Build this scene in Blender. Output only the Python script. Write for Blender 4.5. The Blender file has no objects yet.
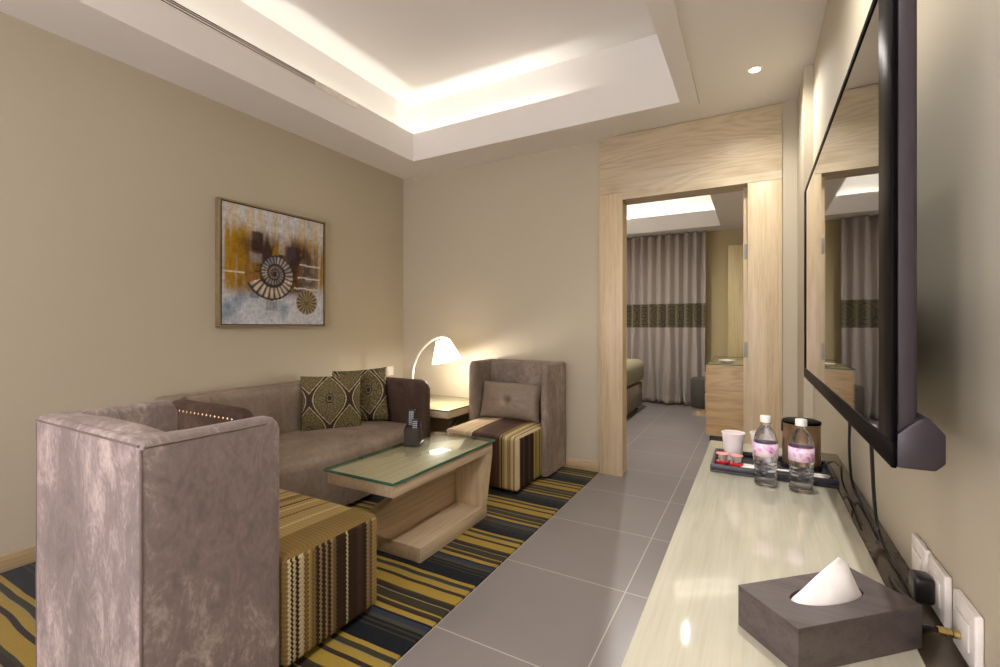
import bpy, bmesh, math, random
from mathutils import Vector, Matrix, noise
random.seed(7)
scene = bpy.context.scene
C = scene.collection
PI = math.pi

# ------------------------------------------------------------------ helpers
def link(o, parent=None):
    C.objects.link(o)
    if parent: o.parent = parent
    return o

def finish(name, bm, mats, parent=None, smooth=True, loc=None, rot=None):
    me = bpy.data.meshes.new(name)
    bmesh.ops.recalc_face_normals(bm, faces=bm.faces[:])
    bm.to_mesh(me); bm.free()
    if not isinstance(mats, (list, tuple)): mats = [mats]
    for m in mats: me.materials.append(m)
    if smooth:
        for p in me.polygons: p.use_smooth = True
        try: me.set_sharp_from_angle(angle=math.radians(40))
        except Exception: pass
    o = bpy.data.objects.new(name, me)
    link(o, parent)
    if loc: o.location = loc
    if rot: o.rotation_euler = rot
    return o

def tag(o, label, cat, group=None, kind=None):
    o['label'] = label; o['category'] = cat
    if group: o['group'] = group
    if kind: o['kind'] = kind
    return o

def thing(name, label, cat, loc=(0, 0, 0), rotz=0, group=None):
    o = bpy.data.objects.new(name, None); o.empty_display_size = .05
    C.objects.link(o); o.location = loc; o.rotation_euler = (0, 0, rotz)
    return tag(o, label, cat, group)

def dup(root, loc, label, rotz=None, group=None):
    r = root.copy(); C.objects.link(r); r.location = loc; r['label'] = label
    if rotz is not None: r.rotation_euler = (0, 0, rotz)
    if group: r['group'] = group
    for ch in list(root.children):
        c = ch.copy(); C.objects.link(c); c.parent = r
        for g in list(ch.children):
            d = g.copy(); C.objects.link(d); d.parent = c
    return r

def struct(o):
    o['kind'] = 'structure'; return o

def add_box(bm, x0, x1, y0, y1, z0, z1, bevel=0, seg=2, mi=0):
    mt = Matrix.Translation(((x0+x1)/2, (y0+y1)/2, (z0+z1)/2)) @ Matrix.Diagonal((x1-x0, y1-y0, z1-z0, 1))
    r = bmesh.ops.create_cube(bm, size=1, matrix=mt)
    vs = r['verts']; fs = set(f for v in vs for f in v.link_faces)
    if bevel:
        es = list(set(e for v in vs for e in v.link_edges))
        b = bmesh.ops.bevel(bm, geom=es, offset=bevel, segments=seg, profile=.5, affect='EDGES')
        fs = set(b['faces']) | set(f for f in fs if f.is_valid)
    for f in fs:
        if f.is_valid: f.material_index = mi
    return bm

def box(*a, **k):
    return add_box(bmesh.new(), *a, **k)

def lathe(bm, prof, seg=32, center=(0, 0, 0), mi=0, cap=True):
    rings = []
    for r, z in prof:
        if r < 1e-6:
            rings.append([bm.verts.new((center[0], center[1], center[2]+z))])
        else:
            rings.append([bm.verts.new((center[0]+r*math.cos(2*PI*i/seg), center[1]+r*math.sin(2*PI*i/seg), center[2]+z)) for i in range(seg)])
    for a, b in zip(rings, rings[1:]):
        for i in range(seg):
            j = (i+1) % seg
            if len(a) == 1 and len(b) == 1: continue
            if len(a) == 1: f = bm.faces.new((a[0], b[i], b[j]))
            elif len(b) == 1: f = bm.faces.new((a[i], a[j], b[0]))
            else: f = bm.faces.new((a[i], a[j], b[j], b[i]))
            f.material_index = mi
    if cap:
        for rg in (rings[0], rings[-1]):
            if len(rg) > 1: bm.faces.new(rg).material_index = mi
    return bm

def catmull(pts, n=8):
    P = [Vector(p) for p in pts]; P = [P[0]*2-P[1]] + P + [P[-1]*2-P[-2]]
    out = []
    for i in range(1, len(P)-2):
        for k in range(n):
            t = k/n
            out.append(.5*((2*P[i])+(P[i+1]-P[i-1])*t+(2*P[i-1]-5*P[i]+4*P[i+1]-P[i+2])*t*t+(3*P[i]-P[i-1]-3*P[i+1]+P[i+2])*t**3))
    out.append(P[-2]); return out

def tube(bm, pts, r, seg=10, mi=0, closed=False):
    pts = [Vector(p) for p in pts]; n = len(pts); rings = []
    up = Vector((0, 0, 1)); prev = None
    for i, p in enumerate(pts):
        a = pts[(i-1) % n] if (closed or i) else p
        b = pts[(i+1) % n] if (closed or i < n-1) else p
        t = (b-a).normalized()
        if prev is None:
            s = t.cross(up)
            if s.length < .1: s = t.cross(Vector((1, 0, 0)))
            s.normalize()
        else:
            s = prev - t*prev.dot(t); s.normalize()
        prev = s; w = t.cross(s)
        rr = r[i] if isinstance(r, (list, tuple)) else r
        rings.append([bm.verts.new(p + s*rr*math.cos(2*PI*k/seg) + w*rr*math.sin(2*PI*k/seg)) for k in range(seg)])
    m = n if closed else n-1
    for i in range(m):
        a, b = rings[i], rings[(i+1) % n]
        for k in range(seg):
            bm.faces.new((a[k], a[(k+1) % seg], b[(k+1) % seg], b[k])).material_index = mi
    if not closed:
        bm.faces.new(rings[0]).material_index = mi; bm.faces.new(rings[-1]).material_index = mi
    return bm

def prism(bm, poly, axis, a0, a1, bevel=0, mi=0):
    """poly in the plane perpendicular to axis; extrude from a0 to a1"""
    def pt(u, v, w):
        return {'x': (w, u, v), 'y': (u, w, v), 'z': (u, v, w)}[axis]
    A = [bm.verts.new(pt(u, v, a0)) for u, v in poly]; B = [bm.verts.new(pt(u, v, a1)) for u, v in poly]
    fs = [bm.faces.new(A), bm.faces.new(B)]
    n = len(poly)
    for i in range(n): fs.append(bm.faces.new((A[i], A[(i+1) % n], B[(i+1) % n], B[i])))
    for f in fs: f.material_index = mi
    if bevel:
        es = list(set(e for f in fs for e in f.edges))
        bmesh.ops.bevel(bm, geom=es, offset=bevel, segments=2, profile=.5, affect='EDGES')
    return bm

def sweep_shell(bm, pairs, z0, zts, r, seg=5):
    """pairs: (outer xy, inner xy) along a U path, rounded top"""
    rings = []
    for (o, i), zt in zip(pairs, zts):
        o = Vector((o[0], o[1], 0)); i = Vector((i[0], i[1], 0)); d = (i-o); L = d.length; d.normalize()
        rr = min(r, L*.49)
        sec = [o+Vector((0, 0, z0))]
        for k in range(3): sec.append(o+Vector((0, 0, z0+(zt-rr-z0)*(k+1)/3)))
        for k in range(1, seg+1):
            a = PI/2*k/seg; sec.append(o+d*(rr-rr*math.cos(a))+Vector((0, 0, zt-rr+rr*math.sin(a))))
        for k in range(0, seg+1):
            a = PI/2*k/seg; sec.append(i-d*(rr-rr*math.sin(a))+Vector((0, 0, zt-rr+rr*math.cos(a))))
        for k in range(3): sec.append(i+Vector((0, 0, z0+(zt-rr-z0)*(2-k)/3)))
        rings.append([bm.verts.new(p) for p in sec])
    m = len(rings[0])
    for a, b in zip(rings, rings[1:]):
        for k in range(m):
            bm.faces.new((a[k], a[(k+1) % m], b[(k+1) % m], b[k]))
    bm.faces.new(rings[0]); bm.faces.new(rings[-1])
    return rings

def u_path(x0, x1, yb, yf, t, ro, ri, fr, n_arm=10):
    """U open toward yf (sign handled).  back at yb.  returns pairs + distance from front per sample"""
    sg = 1 if yf > yb else -1
    pairs = []; dist = []
    L = abs(yf-yb)
    q = max(ro, ri+t)
    def arm(side):
        res = []
        for k in range(n_arm+1):
            # dense near the front
            f = (k/n_arm)**2
            y = yf - sg*f*(L-q)
            xo = x0 if side < 0 else x1; xi = xo+(t if side < 0 else -t)
            ins = 0
            d = abs(yf-y)
            if d < fr: ins = t*.28*(1-math.sqrt(max(0, 1-(1-d/fr)**2)))
            si = -side
            res.append((((xo+si*ins, y), (xi-si*ins, y)), d))
        return res
    def corner(side):
        res = []
        for k in range(1, 8):
            a = PI/2*k/8
            def pt(rad, inset):
                xe = (x0+inset) if side < 0 else (x1-inset)
                ye = yb+sg*inset
                # straight until corner radius
                cx = xe+(rad if side < 0 else -rad); cy = ye+sg*rad
                return (cx+side*rad*math.cos(a), cy-sg*rad*math.sin(a))
            res.append(((pt(ro, 0), pt(ri, t)), 9))
        return res
    L_ = arm(-1)+corner(-1); R_ = arm(1)+corner(1); R_.reverse()
    nl = len(L_)
    mid = []
    for k in range(1, 8):
        f = k/8; xo = x0+ro+(x1-x0-2*ro)*f; xi = x0+t+ri+(x1-x0-2*t-2*ri)*f
        mid.append((((xo, yb), (xi, yb+sg*t)), 9))
    allp = L_+mid+R_
    return [p for p, d in allp], [d for p, d in allp], nl

def pillow(bm, w, h, th, n=24, pinch=.06, tuft=0, uvs=True):
    """pillow standing in the XZ plane, centre origin, front toward -Y"""
    uv = bm.loops.layers.uv.verify()
    def pos(u, v, sgn):
        a, b = u*2-1, v*2-1
        ed = max(0, (1-a*a)*(1-b*b))
        t = th/2*ed**.42
        x = a*w/2*(1-pinch*(1-b*b)**1.0*abs(a)**2); z = b*h/2*(1-pinch*(1-a*a)*abs(b)**2)
        if tuft: t *= 1-.75*math.exp(-((a*w)**2+(b*h)**2)/tuft**2) ; t += .004*math.sin(math.atan2(b, a)*9)*math.exp(-(a*a+b*b)*3)*ed
        t += .006*noise.noise(Vector((a*2.1, b*2.1, sgn*3)))*ed
        return Vector((x, sgn*t, z))
    grid = {}
    for s in (-1, 1):
        for i in range(n+1):
            for j in range(n+1):
                if s == 1 and (i in (0, n) or j in (0, n)): grid[s, i, j] = grid[-1, i, j]
                else: grid[s, i, j] = bm.verts.new(pos(i/n, j/n, s))
        for i in range(n):
            for j in range(n):
                vs = [grid[s, i, j], grid[s, i+1, j], grid[s, i+1, j+1], grid[s, i, j+1]]
                f = bm.faces.new(vs if s < 0 else vs[::-1])
                cs = {grid[s, i, j]: (i, j), grid[s, i+1, j]: (i+1, j), grid[s, i+1, j+1]: (i+1, j+1), grid[s, i, j+1]: (i, j+1)}
                for lp in f.loops:
                    a, b = cs[lp.vert]; lp[uv].uv = (a/n, b/n)
    return bm

# ------------------------------------------------------------------ materials
def srgb(r, g, b):
    f = lambda c: (c/255/12.92) if c/255 <= .04045 else ((c/255+.055)/1.055)**2.4
    return (f(r), f(g), f(b), 1)

class M:
    """tiny node builder"""
    def __init__(s, name):
        s.m = bpy.data.materials.new(name); s.m.use_nodes = True
        s.nt = s.m.node_tree; s.n = s.nt.nodes; s.l = s.nt.links
        s.b = s.n['Principled BSDF']; s.out = s.n['Material Output']
    def node(s, t, **k):
        x = s.n.new(t)
        for a, v in k.items(): setattr(x, a, v)
        return x
    def set(s, **k):
        for a, v in k.items():
            s.b.inputs[a.replace('_', ' ')].default_value = v
        return s
    def link(s, a, b): s.l.new(a, b); return s
    def coord(s, kind='Object', scale=(1, 1, 1), rot=(0, 0, 0)):
        t = s.node('ShaderNodeTexCoord'); mp = s.node('ShaderNodeMapping')
        mp.inputs['Scale'].default_value = scale; mp.inputs['Rotation'].default_value = rot
        s.link(t.outputs[kind], mp.inputs['Vector']); return mp.outputs['Vector']
    def world(s, scale=(1, 1, 1)):
        t = s.node('ShaderNodeNewGeometry'); mp = s.node('ShaderNodeMapping'); mp.inputs['Scale'].default_value = scale
        s.link(t.outputs['Position'], mp.inputs['Vector']); return mp.outputs['Vector']
    def noise(s, vec, scale=5, detail=4, rough=.5, dist=0):
        x = s.node('ShaderNodeTexNoise'); x.inputs['Scale'].default_value = scale
        x.inputs['Detail'].default_value = detail; x.inputs['Roughness'].default_value = rough; x.inputs['Distortion'].default_value = dist
        s.link(vec, x.inputs['Vector']); return x.outputs['Fac']
    def ramp(s, fac, stops, interp='LINEAR'):
        x = s.node('ShaderNodeValToRGB'); cr = x.color_ramp; cr.interpolation = interp
        while len(cr.elements) > 1: cr.elements.remove(cr.elements[-1])
        cr.elements[0].position = stops[0][0]; cr.elements[0].color = stops[0][1]
        for p, c in stops[1:]:
            e = cr.elements.new(p); e.color = c
        s.link(fac, x.inputs['Fac']); return x.outputs['Color']
    def math(s, op, a, b=None, c=None):
        x = s.node('ShaderNodeMath', operation=op)
        for i, v in enumerate((a, b, c)):
            if v is None: continue
            if isinstance(v, (int, float)): x.inputs[i].default_value = v
            else: s.link(v, x.inputs[i])
        return x.outputs[0]
    def mix(s, fac, a, b, blend='MIX'):
        x = s.node('ShaderNodeMix', data_type='RGBA', blend_type=blend)
        for i, v in ((0, fac), (6, a), (7, b)):
            if isinstance(v, (int, float)): x.inputs[i].default_value = v
            elif isinstance(v, tuple): x.inputs[i].default_value = v
            else: s.link(v, x.inputs[i])
        return x.outputs[2]
    def bump(s, h, strength=.2, dist=.01):
        x = s.node('ShaderNodeBump'); x.inputs['Strength'].default_value = strength; x.inputs['Distance'].default_value = dist
        s.link(h, x.inputs['Height']); s.link(x.outputs['Normal'], s.b.inputs['Normal']); return s
    def sep(s, vec):
        x = s.node('ShaderNodeSeparateXYZ'); s.link(vec, x.inputs[0]); return x.outputs
    def color(s, c):
        if isinstance(c, tuple): s.b.inputs['Base Color'].default_value = c
        else: s.link(c, s.b.inputs['Base Color'])
        return s

def plain(name, rgb, rough=.5, metal=0, var=.04, scale=30, **k):
    m = M(name); c = srgb(*rgb)
    n = m.noise(m.coord('Object'), scale, 3)
    lo = tuple(x*(1-var*2) for x in c[:3])+(1,); hi = tuple(min(1, x*(1+var*2)) for x in c[:3])+(1,)
    m.color(m.ramp(n, [(.3, lo), (.7, hi)])).set(Roughness=rough, Metallic=metal, **k)
    return m.m

def wall_mat(name, rgb, rough=.75):
    m = M(name); c = srgb(*rgb); v = m.world()
    n = m.noise(v, 1.3, 3); lo = tuple(x*.97 for x in c[:3])+(1,)
    m.color(m.ramp(n, [(.3, lo), (.7, c)])).set(Roughness=rough)
    m.bump(m.noise(v, 260, 2), .08, .002)
    return m.m

def wood_mat(name, light, dark, grain='x', rough=.4, scale=1.0, coat=0, cath=False, bump=.06):
    m = M(name)
    st = {'x': (.6, 14, 14), 'y': (14, .6, 14), 'z': (14, 14, .6)}[grain]
    v = m.world(tuple(q*scale for q in st))
    n1 = m.noise(v, 3.0, 5, .6, .4)
    n2 = m.noise(v, 14.0, 3, .5)
    f = m.math('ADD', m.math('MULTIPLY', n1, .65), m.math('MULTIPLY', n2, .35))
    if cath:
        st2 = {'x': (.7, 1, 5), 'y': (1, .7, 5), 'z': (5, 5, .7)}[grain]
        v2 = m.world(st2); w = m.noise(v2, 1.1, 1.5, .4, .3)
        rings = m.math('ABSOLUTE', m.math('SUBTRACT', m.math('FRACT', m.math('MULTIPLY', w, 16)), .5))
        f = m.math('ADD', m.math('MULTIPLY', f, .82), m.math('MULTIPLY', rings, .32))
    m.color(m.ramp(f, [(.33, srgb(*dark)), (.55, srgb(*light)), (.75, tuple(min(1, x*1.08) for x in srgb(*light)[:3])+(1,))]))
    m.set(Roughness=rough); m.b.inputs['Coat Weight'].default_value = coat; m.b.inputs['Coat Roughness'].default_value = .05
    if bump: m.bump(f, bump, .002)
    return m.m

def velvet(name, base, brush, sheen=.6, amt=1.0, seed=0, scale=1.0):
    m = M(name)
    tc = m.node('ShaderNodeTexCoord'); mp = m.node('ShaderNodeMapping'); m.link(tc.outputs['Object'], mp.inputs[0])
    mp.inputs['Location'].default_value = (seed, seed*1.7, 0); mp.inputs['Scale'].default_value = (scale, scale, scale*.55)
    v = mp.outputs[0]
    n1 = m.noise(v, 3.2, 7, .62, .25); n2 = m.noise(v, 10, 7, .72, 1.8); n3 = m.noise(v, 90, 3)
    f = m.math('ADD', m.math('ADD', m.math('MULTIPLY', n1, .46), m.math('MULTIPLY', n2, .40)), m.math('MULTIPLY', n3, .14))
    dk = tuple(x*.68 for x in srgb(*base)[:3])+(1,)
    m.color(m.ramp(f, [(.38, dk), (.50, srgb(*base)), (.62, srgb(*brush))]))
    m.set(Roughness=.72); m.b.inputs['Sheen Weight'].default_value = sheen; m.b.inputs['Sheen Roughness'].default_value = .35
    m.b.inputs['Sheen Tint'].default_value = srgb(*brush)
    m.b.inputs['Specular IOR Level'].default_value = .2
    m.bump(m.noise(v, 5, 3), .25, .02)
    return m.m

def stripe_mat(name, stops, period, zig=0, zfreq=90, stitch=0):
    """UV.x in metres across the stripes, UV.y along"""
    m = M(name)
    uv = m.node('ShaderNodeTexCoord'); s = m.sep(uv.outputs['UV'])
    u, v = s[0], s[1]
    fr = m.math('FRACT', m.math('DIVIDE', u, period))
    base = m.ramp(fr, stops, 'CONSTANT')
    if zig:
        tri = m.math('ABSOLUTE', m.math('SUBTRACT', m.math('FRACT', m.math('MULTIPLY', v, zfreq)), .5))
        uz = m.math('ADD', u, m.math('MULTIPLY', tri, zig))
        fr2 = m.math('FRACT', m.math('DIVIDE', uz, period))
        base = m.ramp(fr2, stops, 'CONSTANT')
        if stitch:
            t2 = m.math('FRACT', m.math('ADD', m.math('MULTIPLY', u, 160), m.math('MULTIPLY', tri, 1.6)))
            k = m.math('GREATER_THAN', t2, .5)
            base = m.mix(m.math('MULTIPLY', k, stitch), base, tuple(x*.25 for x in srgb(120, 95, 60)[:3])+(1,))
    m.color(base).set(Roughness=.85); m.b.inputs['Sheen Weight'].default_value = .15
    m.b.inputs['Specular IOR Level'].default_value = .2
    w = m.noise(m.coord('Object'), 350, 2)
    m.bump(w, .3, .002)
    return m.m

def vcol_mat(name, attr='Col', rough=.6, bump=.3, bscale=120, emit=0):
    m = M(name); a = m.node('ShaderNodeVertexColor', layer_name=attr)
    m.color(a.outputs['Color']).set(Roughness=rough)
    m.b.inputs['Specular IOR Level'].default_value = .12
    m.bump(m.noise(m.coord('Object'), bscale, 4), bump, .003)
    return m.m

def glass_mix(name, tint, rough=.0, ior=1.5, opacity=0.0, col=None):
    """thin clear sheet: transparent + fresnel gloss"""
    m = M(name); m.n.remove(m.b)
    tr = m.node('ShaderNodeBsdfTransparent'); tr.inputs[0].default_value = tint
    gl = m.node('ShaderNodeBsdfGlossy'); gl.inputs['Roughness'].default_value = rough
    fr = m.node('ShaderNodeFresnel'); fr.inputs[0].default_value = ior
    gg = m.node('ShaderNodeNewGeometry'); ff = m.math('MULTIPLY', fr.outputs[0], m.math('SUBTRACT', 1.0, gg.outputs['Backfacing']))
    mx = m.node('ShaderNodeMixShader'); m.link(ff, mx.inputs[0]); m.link(tr.outputs[0], mx.inputs[1]); m.link(gl.outputs[0], mx.inputs[2])
    last = mx
    if opacity:
        df = m.node('ShaderNodeBsdfDiffuse'); df.inputs[0].default_value = col or tint
        m2 = m.node('ShaderNodeMixShader'); m2.inputs[0].default_value = opacity
        m.link(mx.outputs[0], m2.inputs[1]); m.link(df.outputs[0], m2.inputs[2]); last = m2
    m.link(last.outputs[0], m.out.inputs[0]); return m.m

def emis(name, rgb, strength):
    m = M(name); m.color(srgb(*rgb)); m.b.inputs['Emission Color'].default_value = srgb(*rgb); m.b.inputs['Emission Strength'].default_value = strength
    return m.m

WALL = wall_mat('wall_paint_beige', (188, 178, 156))
CEIL = wall_mat('ceiling_paint', (230, 226, 220))
SKIRT = wood_mat('skirting_wood', (186, 162, 124), (160, 136, 100), 'x', .45)
SKIRTY = wood_mat('skirting_wood_side', (186, 162, 124), (160, 136, 100), 'y', .45)
OAKX = wood_mat('oak_header', (198, 182, 154), (178, 160, 130), 'x', .4, cath=True)
OAKZ = wood_mat('oak_upright', (206, 186, 152), (184, 160, 124), 'z', .4)
OAKY = wood_mat('oak_table', (196, 176, 148), (172, 150, 122), 'y', .4)
COUNTER = wood_mat('pale_ash_gloss', (203, 199, 180), (190, 185, 164), 'y', .06, .8, coat=0, bump=0)

# floor tiles
def tiles():
    m = M('grey_porcelain_tile'); v = m.world(); s = m.sep(v)
    gx = m.math('ABSOLUTE', m.math('SUBTRACT', m.math('FRACT', m.math('DIVIDE', m.math('ADD', s[0], .51+6), .6)), .5))
    gy = m.math('ABSOLUTE', m.math('SUBTRACT', m.math('FRACT', m.math('DIVIDE', m.math('ADD', s[1], 6-.268), .6)), .5))
    g = m.math('GREATER_THAN', m.math('MAXIMUM', gx, gy), .5-.0025/.6)
    n = m.noise(v, .9, 3)
    base = m.ramp(n, [(.3, srgb(128, 121, 119)), (.7, srgb(138, 131, 128))])
    m.color(m.mix(g, base, srgb(186, 176, 166)))
    m.set(Roughness=.3); m.b.inputs['Specular IOR Level'].default_value = .4
    return m.m
TILE = tiles()

YEL = srgb(168, 140, 56); NAVY = srgb(14, 20, 28); OLV = srgb(58, 54, 36); BRN = srgb(50, 38, 34); BLU = srgb(46, 54, 72); GRY = srgb(72, 68, 54); CRM = srgb(150, 138, 96)
def rug_mat():
    m = M('striped_carpet'); v = m.world(); s = m.sep(v)
    wob = m.noise(m.world((1.6, .35, 1)), 1.6, 2)
    y = m.math('ADD', s[1], m.math('MULTIPLY', m.math('SUBTRACT', wob, .5), .03))
    P = .505
    fr = m.math('FRACT', m.math('DIVIDE', m.math('ADD', y, P*8-1.242), P))
    seq = [(0, YEL), (.016, NAVY), (.096, OLV), (.103, NAVY), (.12, OLV), (.13, NAVY), (.143, GRY), (.164, BLU), (.19, NAVY), (.203, YEL), (.23, BRN), (.246, OLV), (.258, YEL),
           (.268, OLV), (.314, CRM), (.320, BRN), (.345, OLV), (.358, YEL), (.418, BRN), (.436, YEL), (.466, CRM), (.474, OLV), (.50, YEL)]
    col = m.ramp(fr, [(p/P, c) for p, c in seq], 'CONSTANT')
    fib = m.noise(m.world((60, 300, 60)), 3, 3)
    col = m.mix(1.0, col, m.ramp(fib, [(.3, (.6, .6, .6, 1)), (.7, (1.1, 1.1, 1.1, 1))]), 'MULTIPLY')
    m.color(col).set(Roughness=.95); m.b.inputs['Specular IOR Level'].default_value = .1
    m.b.inputs['Sheen Weight'].default_value = .1
    m.bump(fib, .5, .004)
    return m.m
RUG = rug_mat()

VEL_A = velvet('velvet_lavender_taupe', (138, 124, 120), (192, 176, 168), .4, seed=2.3)
VEL_B = velvet('velvet_taupe', (132, 118, 106), (162, 148, 136), .4, seed=5.1)
VEL_S = velvet('velvet_sofa', (142, 126, 112), (160, 145, 130), .35, seed=8.8, scale=.6)
VEL_D = velvet('velvet_dark_brown', (80, 62, 52), (104, 86, 76), .35, seed=1.1)
PIPE = plain('piping_brown', (120, 103, 97), .7)
BLACKM = plain('black_plastic', (22, 20, 22), .35)
TVBODY = plain('tv_housing', (48, 40, 46), .42)
GLOSSB = plain('gloss_black_bezel', (8, 6, 9), .38); GLOSSB.node_tree.nodes['Principled BSDF'].inputs['Specular IOR Level'].default_value = .04
WHITEP = plain('white_plastic', (236, 230, 222), .35)
PAPER = plain('white_paper', (240, 236, 232), .8)
CHROME = plain('chrome', (220, 215, 205), .15, 1)
BRASS = plain('nailhead_metal', (235, 215, 180), .25, 1)
DARKWOOD = wood_mat('dark_leatherette_wood', (88, 78, 76), (66, 57, 56), 'x', .4)

# ------------------------------------------------------------------ dimensions
XW = .29; XL = -3.17; YB = 3.65; ZC = 2.70; YR = -1.9

# ------------------------------------------------------------------ room shell
struct(finish('floor', box(-4.2, 1.6, YR-.1, 7.6, -.1, 0), TILE, smooth=False))
bm = box(XL-.15, XL, YR-.1, 3.81, 0, 3.3); struct(finish('wall_left', bm, WALL, smooth=False))
bm = box(XW, XW+.15, YR-.1, 3.81, 0, 3.3); add_box(bm, .243, XW+.01, 3.19, YB, 0, 2.72); struct(finish('wall_right', bm, WALL, smooth=False))
bm = box(XL, -.95, YB, 3.81, 0, 2.9); add_box(bm, .02, XW, YB, 3.81, 0, 2.9); add_box(bm, -.95, .02, YB, 3.81, 2.2, 2.9)
struct(finish('wall_back', bm, WALL, smooth=False))
bm = box(XL, -2.75, YR-.1, YR, 0, 3.3); add_box(bm, -.25, XW, YR-.1, YR, 0, 3.3); add_box(bm, -2.75, -.25, YR-.1, YR, 0, .35); add_box(bm, -2.75, -.25, YR-.1, YR, 2.45, 3.3)
struct(finish('wall_rear', bm, WALL, smooth=False))
bm = bmesh.new()
for x in (-2.75, -1.525, -.30): add_box(bm, x, x+.05, YR-.08, YR-.02, .35, 2.45)
add_box(bm, -2.70, -1.525, YR-.08, YR-.02, .35, .40); add_box(bm, -1.475, -.30, YR-.08, YR-.02, .35, .40); add_box(bm, -2.70, -1.525, YR-.08, YR-.02, 2.40, 2.45); add_box(bm, -1.475, -.30, YR-.08, YR-.02, 2.40, 2.45)
win = struct(finish('added_window_1', bm, plain('added_window_frame', (225, 222, 215), .4), smooth=False))  # window added in the unseen rear wall to let daylight reach the room
PANE = glass_mix('added_window_glass', (.97, .98, .98, 1))
for x in (-2.70, -1.475): finish('pane', box(x, x+1.175, YR-.053, YR-.047, .40, 2.40), PANE, win, smooth=False)
# ceiling with tray
TX0, TX1, TY0, TY1 = -2.70, -.44, -1.3, 3.24
OX0, OX1, OY0, OY1 = -2.85, -.29, -1.45, 3.37
bm = bmesh.new()
def ring(bm, ix0, ix1, iy0, iy1, ox0, ox1, oy0, oy1, z0, z1):
    add_box(bm, ox0, ix0, oy0, oy1, z0, z1); add_box(bm, ix1, ox1, oy0, oy1, z0, z1)
    add_box(bm, ix0, ix1, oy0, iy0, z0, z1); add_box(bm, ix0, ix1, iy1, oy1, z0, z1)
ring(bm, TX0-.02, TX1+.02, TY0-.02, TY1+.02, XL, XW, YR, YB, ZC, 2.78)      # soffit
ring(bm, OX0, OX1, OY0, OY1, XL, XW, YR, YB, 2.78, 3.25)                    # cove walls
add_box(bm, XL, XW, YR, YB, 3.25, 3.33)
struct(finish('ceiling', bm, CEIL, smooth=False))
bm = bmesh.new()
ring(bm, TX0, TX1, TY0, TY1, TX0-.025, TX1+.025, TY0-.025, TY1+.025, 2.70, 2.92)
ring(bm, TX0, TX1, TY0, TY1, TX0-.11, TX1+.11, TY0-.11, TY1+.11, 2.674, 2.70)
struct(finish('trim_1', bm, CEIL, smooth=False))
# skirting
struct(finish('baseboard_left', box(XL, XL+.014, YR, YB, .0, .088, bevel=.003), SKIRTY))
struct(finish('baseboard_back', box(XL+.015, -1.106, YB-.014, YB, 0, .088, bevel=.003), SKIRT))
struct(finish('baseboard_right', box(XW-.012, XW, 2.35, 3.19, 0, .088, bevel=.003), SKIRTY))

# door surround
CY = 3.632
bm = box(-1.104, -.918, CY, YB+.005, 0, 2.243, bevel=.002)
add_box(bm, -.05, .155, CY, YB+.005, 0, 2.183, bevel=.002)
add_box(bm, -.95, -.93, YB, 3.82, 0, 2.2); add_box(bm, -.03, .02, YB, 3.82, 0, 2.2)
door = struct(finish('door_1', bm, OAKZ))
bm = box(-1.104, .155, CY, YB+.005, 2.245, 2.695, bevel=.002); add_box(bm, -.918, .155, CY+.0005, YB+.005, 2.185, 2.2445)
add_box(bm, -.95, .02, YB, 3.82, 2.185, 2.2)
finish('header_panel', bm, OAKX, door)
leaf = finish('sliding_leaf', box(-.078, .02, 3.725, 3.765, .005, 2.184, bevel=.002), OAKZ, door)
bm = box(-.074, -.045, 3.721, 3.7255, 1.67, 1.775, bevel=.001); LATCH = plain('latch_grey', (150, 146, 138), .45); finish('latch_plate', bm, LATCH, leaf)
bm = box(-.074, -.045, 3.721, 3.7255, .965, 1.075, bevel=.001); finish('latch_plate', bm, LATCH, leaf)

# ------------------------------------------------------------------ bedroom beyond
WALL2 = wall_mat('bedroom_paint', (176, 160, 118))
struct(finish('wall_far', box(-4.2, 1.6, 7.5, 7.6, 0, 3.2), WALL2, smooth=False))
struct(finish('wall_far_left', box(-4.2, -4.1, 3.81, 7.5, 0, 3.2), WALL2, smooth=False))
struct(finish('wall_far_right', box(.62, .72, 3.81, 7.5, 0, 3.2), WALL2, smooth=False))
bm = bmesh.new()
ring(bm, -3.42, -.41, 4.38, 7.14, -4.2, .72, 3.81, 7.6, 2.60, 2.64)
ring(bm, -3.5, -.33, 4.3, 7.22, -4.2, .72, 3.81, 7.6, 2.64, 3.1)
add_box(bm, -4.2, .72, 3.81, 7.6, 3.1, 3.18)
struct(finish('ceiling_far', bm, CEIL, smooth=False))
bm = bmesh.new(); ring(bm, -3.4, -.43, 4.4, 7.12, -3.42, -.41, 4.38, 7.14, 2.60, 2.83)
struct(finish('trim_2', bm, CEIL, smooth=False))

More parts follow.
